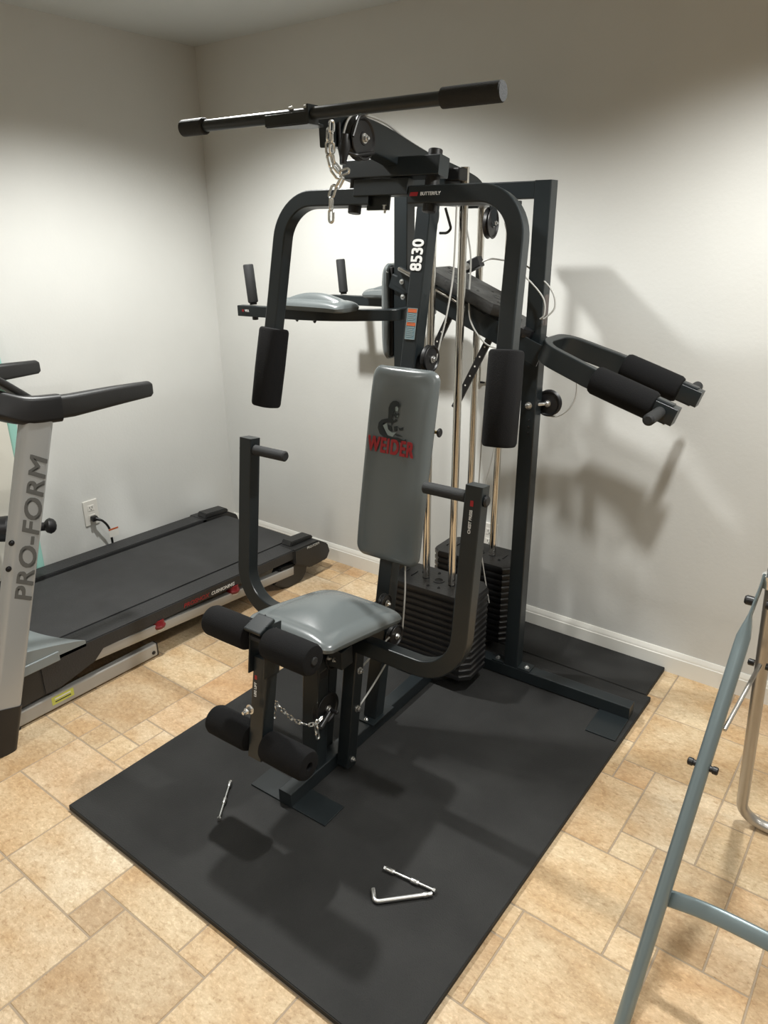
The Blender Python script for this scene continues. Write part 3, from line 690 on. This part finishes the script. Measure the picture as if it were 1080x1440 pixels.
cab([(.19, .955, 1.26), (.165, .955, 1.05), (.151, .955, .897), (.129, .955, .789), (.110, .957, .66), (.107, .957, .608), (.142, .962, .42), (.160, .97, .32)], .0022)
cab([(.05, 1.1, 1.2), (.034, 1.1, 1.0), (.030, 1.1, .84), (.027, 1.1, .72), (.02, 1.1, .44)], .0022)
cab([(.060, .535, .375), (.070, .535, .52), (.062, .55, .64), (.05, .60, .75)])
cab([(.064, .29, .360), (.064, .37, .378), (.06, .46, .39)]); cab([(.064, .27, .22), (.064, .36, .262), (.06, .46, .315), (.05, .50, .340)])
bm = bmesh.new(); add_sweep(bm, fillet([(.052, .765, 1.68), (.052, .80, 1.625), (.040, .80, 1.612), (.028, .775, 1.612)], .012), circ(.004, 8)); link('cable_guard', bm, M['black'], G)
box('rod_clamp', (.03, .80, 1.755), (.075, .85, 1.79), M['black'], G, .004, Matrix.Rotation(0, 4, 'X'))

# ------------------------------------------------------------------ lat bar and chains (hang on the gym)
def gl(p): return GM @ V(p)
def onworld(o): o.parent = None; o.matrix_world = GM; return o
LB = bpy.data.objects.new('lat_bar', None); COL.objects.link(LB); LB.matrix_world = GM
tag(LB, 'long black lat pulldown bar with thick grips resting on the front end of the boom', 'exercise bar')
LZ, LV = 1.868, .20
cyl('bar', (-.395, LV, LZ), (.500, LV, LZ), .0135, M['steel'], LB)
for a, b in ((-.402, -.318), (.372, .508)):
    g = lathe('grip', (a, LV, LZ), (b, LV, LZ), [(0, 0), (0, .015), (.003, .0195), (b-a-.003, .0195), (b-a, .0175), (b-a, 0)], M['grip'], LB)
prism('hanger_plate', [(-.100, -.012), (.035, -.012), (.035, .012), (.02, .055), (-.02, .065), (-.05, .045)], -.022, -.016, M['steel'], LB, .001, Matrix.Translation((0, LV, LZ)))
box('hanger_clamp', (-.100, LV-.016, LZ-.020), (.035, LV-.0135, LZ+.004), M['steel'], LB, .001)
box('hanger_clamp', (.030, LV-.018, LZ-.022), (.036, LV+.018, LZ+.018), M['steel'], LB, .001)
for x in (-.03, .015): bolt('clamp_bolt', (x, LV, LZ+.012), (0, 0, 1), LB, .006, .005)
ch = chain('chain', [(.012, .285, 1.848), (.010, .283, 1.80), (.014, .288, 1.765), (.028, .305, 1.735), (.012, .300, 1.722), (.004, .296, 1.70), (.002, .295, 1.66), (.0, .295, 1.622)], None, link_l=.036, link_w=.020, wire=.0033)
ch.matrix_world = GM; tag(ch, 'silver chain hanging down from the front of the boom under the long bar', 'chain')
ch = chain('chain', [(.030, .272, 1.86), (.026, .275, 1.82), (.022, .285, 1.775), (.036, .30, 1.752), (.05, .312, 1.765)], None, link_l=.030, link_w=.018, wire=.0032, twist=.6)
ch.matrix_world = GM; tag(ch, 'short bright chain looped beside the boom pulley, above the hanging chain', 'chain')
ch = chain('chain', [(0, -.045, .440), (.012, -.030, .415), (.015, -.015, .390), (.020, .005, .355), (.025, .035, .315), (.030, .075, .278), (.034, .105, .262), (.036, .130, .262), (.038, .150, .270)], None, link_l=.026, link_w=.015, wire=.0026)
ch.matrix_world = GM; tag(ch, 'thin silver chain sagging between the leg lever and the low pulley', 'chain')
ch = chain('chain', [(.036, .118, .270), (.034, .116, .235), (.036, .120, .200)], None, link_l=.030, link_w=.017, wire=.003)
ch.matrix_world = GM; tag(ch, 'short loose chain end dangling near the lower right foam roller', 'chain')
ch = chain('chain', [(.004, -.036, .420), (.012, -.030, .385), (.010, -.034, .350)], None, link_l=.028, link_w=.016, wire=.0028)
ch.matrix_world = GM; tag(ch, 'short loose chain end dangling from the eye bolt of the leg lever', 'chain')

# ------------------------------------------------------------------ loose hardware on the mat
def hardware(name, p0, p1, label, cat, r=.0035, sleeves=((.0, .12), (.45, .60)), nut=True):
    p0, p1 = V(p0), V(p1); L = (p1-p0).length; d = (p1-p0).normalized()
    root = bpy.data.objects.new(name, None); COL.objects.link(root); root.location = p0; tag(root, label, cat)
    lathe('shaft', (0, 0, 0), d*L, [(0, 0), (0, r), (L, r), (L, 0)], M['zinc'], root, 14)
    for a, b in sleeves: lathe('sleeve', d*L*a, d*L, [(0, 0), (0, r*1.6), (.002, r*1.8), (L*(b-a)-.002, r*1.8), (L*(b-a), r*1.6), (L*(b-a), 0)], M['zinc'], root, 16)
    lathe('head', V((0, 0, 0))-d*.006, d, [(0, 0), (0, r*1.6), (.006, r*1.9), (.006, 0)], M['zinc'], root, 6)
    if nut: lathe('nut', d*(L-.004), d*L*2, [(0, 0), (0, r*1.9), (.007, r*1.9), (.007, 0)], M['zinc'], root, 6)
    return root
z = MZ+.008
hardware('long_bolt', (-1.471, 1.140, z), (-1.384, 1.020, z), 'silver bolt lying alone on the mat left of the front foot plate', 'bolt', .0032)
hardware('long_bolt', (-.888, 1.170, z), (-.746, 1.190, z), 'silver bolt lying above the bent pin and touching its end', 'bolt', .0038, ((0, .18), (.52, .68)))
bp_ = bpy.data.objects.new('bent_pin', None); COL.objects.link(bp_); bp_.location = (-.85, 1.08, MZ+.007); tag(bp_, 'silver L shaped weight pin lying on the mat', 'pin')
ctube('shaft', [(-.026, .018, 0), (.000, -.010, 0), (.104, .098, 0)], .0062, M['zinc'], bp_, rad=.012)
lathe('collar', (.088, .081, 0), (.104, .098, 0), [(0, 0), (0, .0066), (.002, .0072), (.010, .0072), (.012, .006), (.012, 0)], M['zinc'], bp_, 16)

# ------------------------------------------------------------------ treadmill (against the left wall, running along y)
TR = empty('treadmill', (-2.6, 1.6, 0), 0, 'black and silver folding treadmill along the left wall', 'treadmill')
TI = Matrix.Translation((2.6, -1.6, 0))
def tb(name, lo, hi, m, par=TR, bev=.004, mt=None): return box(name, lo, hi, m, par, bev, TI @ (mt or Matrix()))
XN, XF = -2.275, -3.035     # near and far side of the deck
for x, w in ((-2.295, .03), (-3.005, .03)):
    near = x > -2.6
    r = tb('base_rail', (x-w/2, .80, .010), (x+w/2, 1.475, .066), M['silver_mid'], bev=.006)
    tb('rail_plug', (x-w/2+.001, 1.470, .008), (x+w/2-.001, 1.480, .064), M['black'], r, .003)
    if near:
        bolt('rail_bolt', V((x+w/2, 1.455, .030))+V((2.6, -1.6, 0)), (1, 0, 0), r, .006, .003, M['black'])
        tb('caution_sticker', (x+w/2, 1.020, .028), (x+w/2+.0006, 1.105, .060), M['yellow'], r, 0)
        tb('sticker_print', (x+w/2, 1.032, .036), (x+w/2+.0011, 1.093, .040), M['slot'], r, 0); tb('sticker_print', (x+w/2, 1.032, .047), (x+w/2+.0011, 1.093, .052), M['wplastic'], r, 0)
    tb('foot', (x-.016, .84, 0), (x+.016, .90, .012), M['black'], r, .003)
for x in (-2.292, -3.015):
    bm = bmesh.new(); add_sweep(bm, [(x, 1.12, .147), (x, 2.27, .080)], rrect(.042, .030, .004), (1, 0, 0)); bmesh.ops.transform(bm, matrix=TI, verts=bm.verts)
    link('lift_arm', bm, M['silver_mid'], TR)
# deck body, side rails, belt
def slab(name, x0, x1, pts, m, bev=.004, par=TR):
    """profile in (y, z) extruded from x0 to x1"""
    bm = bmesh.new(); vs = [bm.verts.new((x0, y, z)) for y, z in pts]; f = bm.faces.new(vs); r = bmesh.ops.extrude_face_region(bm, geom=[f])
    for v in [g for g in r['geom'] if isinstance(g, bmesh.types.BMVert)]: v.co.x = x1
    bmesh.ops.recalc_face_normals(bm, faces=bm.faces[:])
    if bev: bmesh.ops.bevel(bm, geom=bm.edges[:], offset=bev, segments=2, affect='EDGES')
    bmesh.ops.transform(bm, matrix=TI, verts=bm.verts); return link(name, bm, m, par)
def dz(y): return .222-(y-1.0)*.024       # deck surface height
for x0, x1, txt in ((-2.375, XN, True), (XF, -2.935, False)):
    sr = slab('side_rail', x0, x1, [(1.00, dz(1.0)-.003), (2.30, dz(2.3)-.003), (2.30, dz(2.3)-.052), (1.62, dz(1.6)-.054), (1.245, .155), (1.205, .120), (1.06, .085), (1.00, .085)], M['railtop'])
    if txt:
        fm = TI @ frame(V((XN+.0004, 1.80, dz(1.8)-.036)), V((0, 1, -.024)).normalized(), V((0, .024, 1)).normalized(), V((1, 0, 0)))
        text('PROSHOX', .026, fm @ Matrix.Translation((-.115, 0, 0)), M['red'], sr, 'rail_lettering', bold=.0004, sx=1.1, shear=.25)
        text('CUSHIONING', .021, fm @ Matrix.Translation((.030, 0, 0)), M['white'], sr, 'rail_lettering', bold=.0004, sx=1.0, shear=.25)
    ec = slab('end_cap', x0-(0 if txt else .012), x1+(.012 if txt else 0), [(2.27, dz(2.27)-.001), (2.445, dz(2.42)-.004), (2.510, .145), (2.525, .10), (2.50, .062), (2.38, .060), (2.27, .115)], M['tread'], .006)
    slab('roller_cover', x0+(0.0 if txt else .03), x1-(.035 if txt else 0), [(2.29, dz(2.3)-.002), (2.30, dz(2.3)+.022), (2.44, dz(2.42)+.016), (2.455, dz(2.42)-.004)], M['tread'], .004)
    xw = -2.30 if txt else -3.0
    slab('rear_foot', xw-.032, xw+.020, [(2.19, .12), (2.38, .10), (2.362, .035), (2.335, .008), (2.30, .0), (2.24, .0), (2.20, .014), (2.14, .055)], M['tread'], .006)
    for y in (1.50, 1.90):
        pc = lathe('deck_cushion', (xw+2.6+.008, y-1.6, .125-.02*(y-1.5)), (xw+2.6+.008, y-1.6, 1), [(0, 0), (0, .026), (.008, .030), (.012, .030), (.018, .026), (.036, .024), (.036, 0)], M['redrub'], TR, 20)
        lathe('cushion_foot', (xw+2.6+.008, y-1.6, .118-.02*(y-1.5)), (xw+2.6+.008, y-1.6, 1), [(0, 0), (0, .022), (.0072, .022), (.0072, 0)], M['wplastic'], pc, 20)
text('PRO-FORM', .018, TI @ frame(V((XN+.0128, 2.40, .172)), V((0, 1, -.024)), V((0, 0, 1)), V((1, 0, 0))), M['white'], ec, 'cap_lettering', sx=1.0)
slab('running_belt', -2.918, -2.392, [(1.08, dz(1.08)-.010), (2.40, dz(2.4)-.010), (2.43, dz(2.4)-.022), (2.43, dz(2.4)-.045), (2.40, dz(2.4)-.055), (1.08, dz(1.08)-.055)], M['belt'], .006)
slab('deck_underside', -2.93, -2.38, [(1.05, dz(1.05)-.06), (2.38, dz(2.38)-.056), (2.38, dz(2.38)-.075), (1.3, .11), (1.05, .08)], M['tread'], .003)
# motor hood: curved grey cover with a bowed rear edge
def hood():
    bm = bmesh.new(); X0, X1 = -3.02, -2.275; nx, ny = 24, 10; grid = []
    for i in range(nx+1):
        t = i/nx; x = X0+(X1-X0)*t; e = abs(2*t-1); yb = 1.085+.095*e**2.4; row = []
        for j in range(ny+1):
            s = j/ny; y = .80+(yb-.80)*s; z = .262+.060*(1-s)**.9*(1-.3*e**3)-.038*s*s; row.append(bm.verts.new((x, y, z)))
        grid.append(row)
    for i in range(nx):
        for j in range(ny): bm.faces.new((grid[i][j], grid[i+1][j], grid[i+1][j+1], grid[i][j+1]))
    low = []
    for i in range(nx+1): low.append([bm.verts.new((grid[i][ny].co.x, grid[i][ny].co.y, .200)), bm.verts.new((grid[i][0].co.x, .80, .20))])
    for i in range(nx):
        bm.faces.new((grid[i][ny], grid[i+1][ny], low[i+1][0], low[i][0])); bm.faces.new((grid[i+1][0], grid[i][0], low[i][1], low[i+1][1]))
    for i in (0, nx): bm.faces.new([grid[i][j] for j in range(ny+1)]+low[i])
    bmesh.ops.transform(bm, matrix=TI, verts=bm.verts); return link('motor_hood', bm, M['hood'], TR)
hood()
slab('motor_housing', -3.03, -2.280, [(.80, .205), (1.06, .205), (1.16, .130), (1.05, .085), (.90, .075), (.80, .09)], M['tread'], .005)
tb('hood_trim', (-2.279, .80, .195), (-2.270, 1.075, .232), M['hood'], bev=.003)
# uprights
for x in (-2.215, -2.975):
    n0 = V((x, .797, .03)); n1 = V((x, 1.120, 1.085))
    bm = bmesh.new(); add_sweep(bm, [n0, n1], rrect(.098, .052, .018, 5), (1, 0, 0)); bmesh.ops.transform(bm, matrix=TI, verts=bm.verts); up = link('upright', bm, M['silver'], TR)
    bm = bmesh.new(); d = (n1-n0).normalized(); add_sweep(bm, [n0-d*.028, n0+d*.14], rrect(.104, .058, .020, 5), (1, 0, 0)); bmesh.ops.transform(bm, matrix=TI, verts=bm.verts); link('upright_boot', bm, M['black'], TR)
    if x > -2.6:
        d = (n1-n0).normalized(); pm = TI @ frame(n0+d*.735+V((.0262, 0, 0))+V((0, .012, 0)), d, V((1, 0, 0)).cross(d), V((1, 0, 0)))
        text('PRO-FORM', .078, pm, M['letter'], up, 'brand_lettering', bold=.0022, sx=1.2, shear=.2, ext=.0004, spacing=1.04)
        for y, z in ((.955, .715), (.930, .635)): bolt('upright_bolt', V((x+.026, y, z))+V((2.6, -1.6, 0)), (1, 0, 0), up, .007, .005, M['black'])
# console and handrails
def hr(x, tip_y, tip_z, tip_dx=0.):
    d = V((0, 1, -.02)); bm = bmesh.new()
    pts = [V((x, 1.18, 1.100)), V((x, 1.24, 1.097)), V((x+tip_dx*.5, 1.40, 1.100)), V((x+tip_dx, tip_y-.01, tip_z)), V((x+tip_dx, tip_y, tip_z))]
    add_sweep(bm, pts, rrect(.074, .042, .014, 5), (1, 0, 0), scales=[1, 1, .88, .74, .55]); bmesh.ops.transform(bm, matrix=TI, verts=bm.verts); link('handrail', bm, M['tread'], TR)
hr(-2.215, 1.548, 1.100); hr(-2.97, 1.548, 1.100)
for x, s in ((-2.215, 1), (-2.97, -1)):
    bm = bmesh.new(); pts = spline([V((x-s*.10, .93, 1.170)), V((x-s*.045, 1.00, 1.142)), V((x, 1.08, 1.110)), V((x, 1.195, 1.097))], 5)
    add_sweep(bm, pts, rrect(.088, .050, .016, 5), (.9*s, .4, 0)); bmesh.ops.transform(bm, matrix=TI, verts=bm.verts); link('console_arm', bm, M['black'], TR)
tb('console', (-2.93, .80, 1.13), (-2.27, 1.0, 1.22), M['black'], bev=.02, mt=Matrix.Translation((-2.6, .9, 1.17)) @ Matrix.Rotation(-.5, 4, 'X') @ Matrix.Translation((2.6, -.9, -1.17)))
for xx in (-2.262, -2.93):
    bm = bmesh.new(); add_sweep(bm, [(xx, 1.125, 1.132), (xx, 1.05, 1.195), (xx, .93, 1.285)], rrect(.022, .07, .006), (1, 0, 0)); bmesh.ops.transform(bm, matrix=TI, verts=bm.verts); link('console_edge', bm, M['tread'], TR)
# transport knob on the far upright
bm = bmesh.new(); add_lathe(bm, (-2.965, 1.23, .475), (-2.82, 1.42, .465), [(0, 0), (0, .05), (.06, .055), (.10, .03), (.16, .018), (.20, .018)], 20); bmesh.ops.transform(bm, matrix=TI, verts=bm.verts)
link('latch_housing', bm, M['black'], TR)
lathe('latch_knob', V((-2.848, 1.385, .467))+V((2.6, -1.6, 0)), V((-2.76, 1.50, .467))+V((2.6, -1.6, 0)), [(0, 0), (.004, .018), (.012, .028), (.026, .034), (.040, .028), (.048, .018), (.052, 0)], M['black'], TR, 22)

# ------------------------------------------------------------------ folded mint lounger leaning on the left wall
LC = empty('folding_lounger', (XL+.05, 1.2, .0), 0, 'mint framed striped folding lounger leaning behind the treadmill', 'lounge chair')
LI = Matrix.Translation((-(XL+.05), -1.2, 0))
def leg_l(pts, par, name, m, w=.040, h=.022):
    bm = bmesh.new(); add_sweep(bm, pts, rrect(w, h, .009, 4), (1, 0, 0)); bmesh.ops.transform(bm, matrix=LI, verts=bm.verts); return link(name, bm, m, par)
XW = XL+.026
leg_l([V((XW, 1.435, .012)), V((XW, 1.435, .5)), V((XW, 1.430, 1.0)), V((XW, 1.40, 1.34))], LC, 'frame_side', M['mint'])
leg_l([V((XW, .905, .012)), V((XW, .905, .5)), V((XW, .905, 1.0)), V((XW, .94, 1.34))], LC, 'frame_side', M['mint'])
leg_l([V((XW, 1.42, 1.34)), V((XW, .92, 1.34))], LC, 'frame_end', M['mint'])
bm = bmesh.new(); add_box(bm, (XW-.006, .925, .06), (XW+.006, 1.417, 1.33), .002); bmesh.ops.transform(bm, matrix=LI, verts=bm.verts)
fb = link('striped_fabric', bm, M['stripe'], LC)

# ------------------------------------------------------------------ silver folding frame at the right edge
FR = empty('folding_exercise_frame', (-.2, 1.55, 0), 0, 'blue grey tubular A frame exercise bench stand cut off by the right edge', 'exercise frame')
FI = Matrix.Translation((.2, -1.55, 0))
def ft_(name, pts, r, m, par=FR, rad=0, flat=None):
    bm = bmesh.new(); P = fillet(pts, rad); add_sweep(bm, P, circ(r, 18), scales=flat); bmesh.ops.transform(bm, matrix=FI, verts=bm.verts); return link(name, bm, m, par)
for s in (0, 1):
    x = lambda v: v if s == 0 else .62-v
    # front leg with flattened top
    a0, a1, a2 = V((x(-.238), 1.150, .012)), V((x(-.212), 1.585, .785)), V((x(-.205), 1.64, .885))
    d = (a1-a0).normalized(); bm = bmesh.new(); n = V((0, 0, 1)).cross(d).normalized()
    prof = circ(1, 18); path = [(a0, .0155, .0155), (a0.lerp(a1, .5), .0155, .0155), (a1-d*.03, .0155, .0155), (a1, .015, .015), (a1+d*.025, .019, .010), (a1+d*.05, .019, .004), (a2, .018, .0035), (a2+d*.03, .012, .0035)]
    rings = []; S = V((0, d.z, -d.y)).normalized()
    for c, ra, rb in path: rings.append([bm.verts.new(c+S*(px_*ra)+V((1, 0, 0))*(py_*rb)) for px_, py_ in prof])
    for r0, r1 in zip(rings[:-1], rings[1:]):
        for k in range(18): bm.faces.new((r0[k], r0[(k+1) % 18], r1[(k+1) % 18], r1[k]))
    bm.faces.new(rings[0]); bm.faces.new(rings[-1]); bmesh.ops.transform(bm, matrix=FI, verts=bm.verts); fl = link('front_leg', bm, M['tubeblue'], FR)
    p = a0.lerp(a1, .665); sg = -1 if s == 0 else 1
    for q in (1, -1): 
        c = p+V((.2, -1.55, 0)); lathe('bolt_cap', c+V((q*.014, 0, 0)), c+V((q*.1, 0, 0)), [(0, 0), (0, .007), (.006, .007), (.007, .009), (.016, .009), (.018, .006), (.018, 0)], M['black'], fl, 14)
    c = V((x(-.197), 1.635, .850))+V((.2, -1.55, 0))
    for q in (1, -1): lathe('pivot_knob', c+V((q*.010, 0, 0)), c+V((q*.1, 0, 0)), [(0, 0), (0, .010), (.012, .011), (.020, .011), (.024, .008), (.024, 0)], M['black'], FR, 12)
    lathe('pivot_collar', V((x(-.188), 1.655, .885))+V((.2, -1.55, 0)), V((x(-.188), 1.655, .95))+V((.2, -1.55, 0)), [(0, 0), (0, .021), (.028, .021), (.028, 0)], M['bright'], FR, 18)
    # brace
    b0, b1 = V((x(-.200), 1.49, .60)), V((x(-.180), 1.685, .672)); ft_('brace', [b0, b1], .005, M['tubesilver'])
    for q in (1, -1):
        c = b1+V((.2, -1.55, 0)); lathe('bolt_cap', c+V((q*.012, 0, 0)), c+V((q*.1, 0, 0)), [(0, 0), (0, .008), (.012, .008), (.014, .005), (.014, 0)], M['black'], FR, 12)
rr = ft_('rear_leg', [(-.186, 1.655, .93), (-.176, 1.948, .018), (.796, 1.948, .018), (.806, 1.655, .93)], .0155, M['tubesilver'], rad=.07)
ft_('top_tube', [(-.186, 1.655, .94), (-.186, 1.66, 1.02), (.806, 1.66, 1.02), (.806, 1.655, .94)], .0155, M['black'], rad=.04)
bm = bmesh.new(); add_sweep(bm, spline([(-.228, 1.318, .247), (-.15, 1.318, .262), (-.06, 1.318, .266), (.10, 1.318, .262), (.31, 1.318, .255), (.52, 1.318, .262), (.83, 1.318, .250)], 6), rrect(.016, .036, .005), (0, .5, .86))
bmesh.ops.transform(bm, matrix=FI, verts=bm.verts); link('cross_brace', bm, M['tubeblue'], FR)

# ------------------------------------------------------------------ camera
f, pitch, yaw, roll = 1022.3775, 0.371509081, -0.64971619, 0.0052877755
F = V((math.sin(yaw)*math.cos(pitch), math.cos(yaw)*math.cos(pitch), -math.sin(pitch)))
r0 = V((math.cos(yaw), -math.sin(yaw), 0)); d0 = F.cross(r0); c, s = math.cos(roll), math.sin(roll)
r = r0*c+d0*s; d = -r0*s+d0*c
cam = bpy.data.cameras.new('camera'); co = bpy.data.objects.new('camera', cam); COL.objects.link(co)
cam.sensor_fit = 'HORIZONTAL'; cam.sensor_width = 27; cam.lens = f/1080*27; cam.clip_start = .02
co.matrix_world = frame(V((0, 0, 1.625)), r, -d, -F)
bpy.context.scene.camera = co

# ------------------------------------------------------------------ recessed ceiling lights
def lamp(x, y, e, rad=.045, ang=144, blend=.6):
    L = bpy.data.lights.new('ceiling_light', 'SPOT'); L.energy = e; L.spot_size = math.radians(ang); L.spot_blend = blend; L.shadow_soft_size = rad; L.color = (1, 1, .965)
    o = bpy.data.objects.new('ceiling_light', L); COL.objects.link(o); o.location = (x, y, ZC-.02)
E0 = 42
lamp(-2.03, 1.72, 152); lamp(-.26, 1.76, 118)
for x in (-2.03, -.26, 1.50):
    for y, e in ((-.10, 42), (-1.86, 24), (-3.5, 24)): lamp(x, y, e)
lamp(1.50, 1.72, E0)
w = bpy.data.worlds.new('world'); bpy.context.scene.world = w; w.use_nodes = True
w.node_tree.nodes['Background'].inputs[0].default_value = (.5, .55, .6, 1); w.node_tree.nodes['Background'].inputs[1].default_value = .1
sc = bpy.context.scene
sc.view_settings.view_transform = 'Standard'; sc.view_settings.look = 'None'; sc.view_settings.exposure = .13; sc.view_settings.gamma = 1; sc.view_settings.use_curve_mapping = False
sc.cycles.use_denoising = True
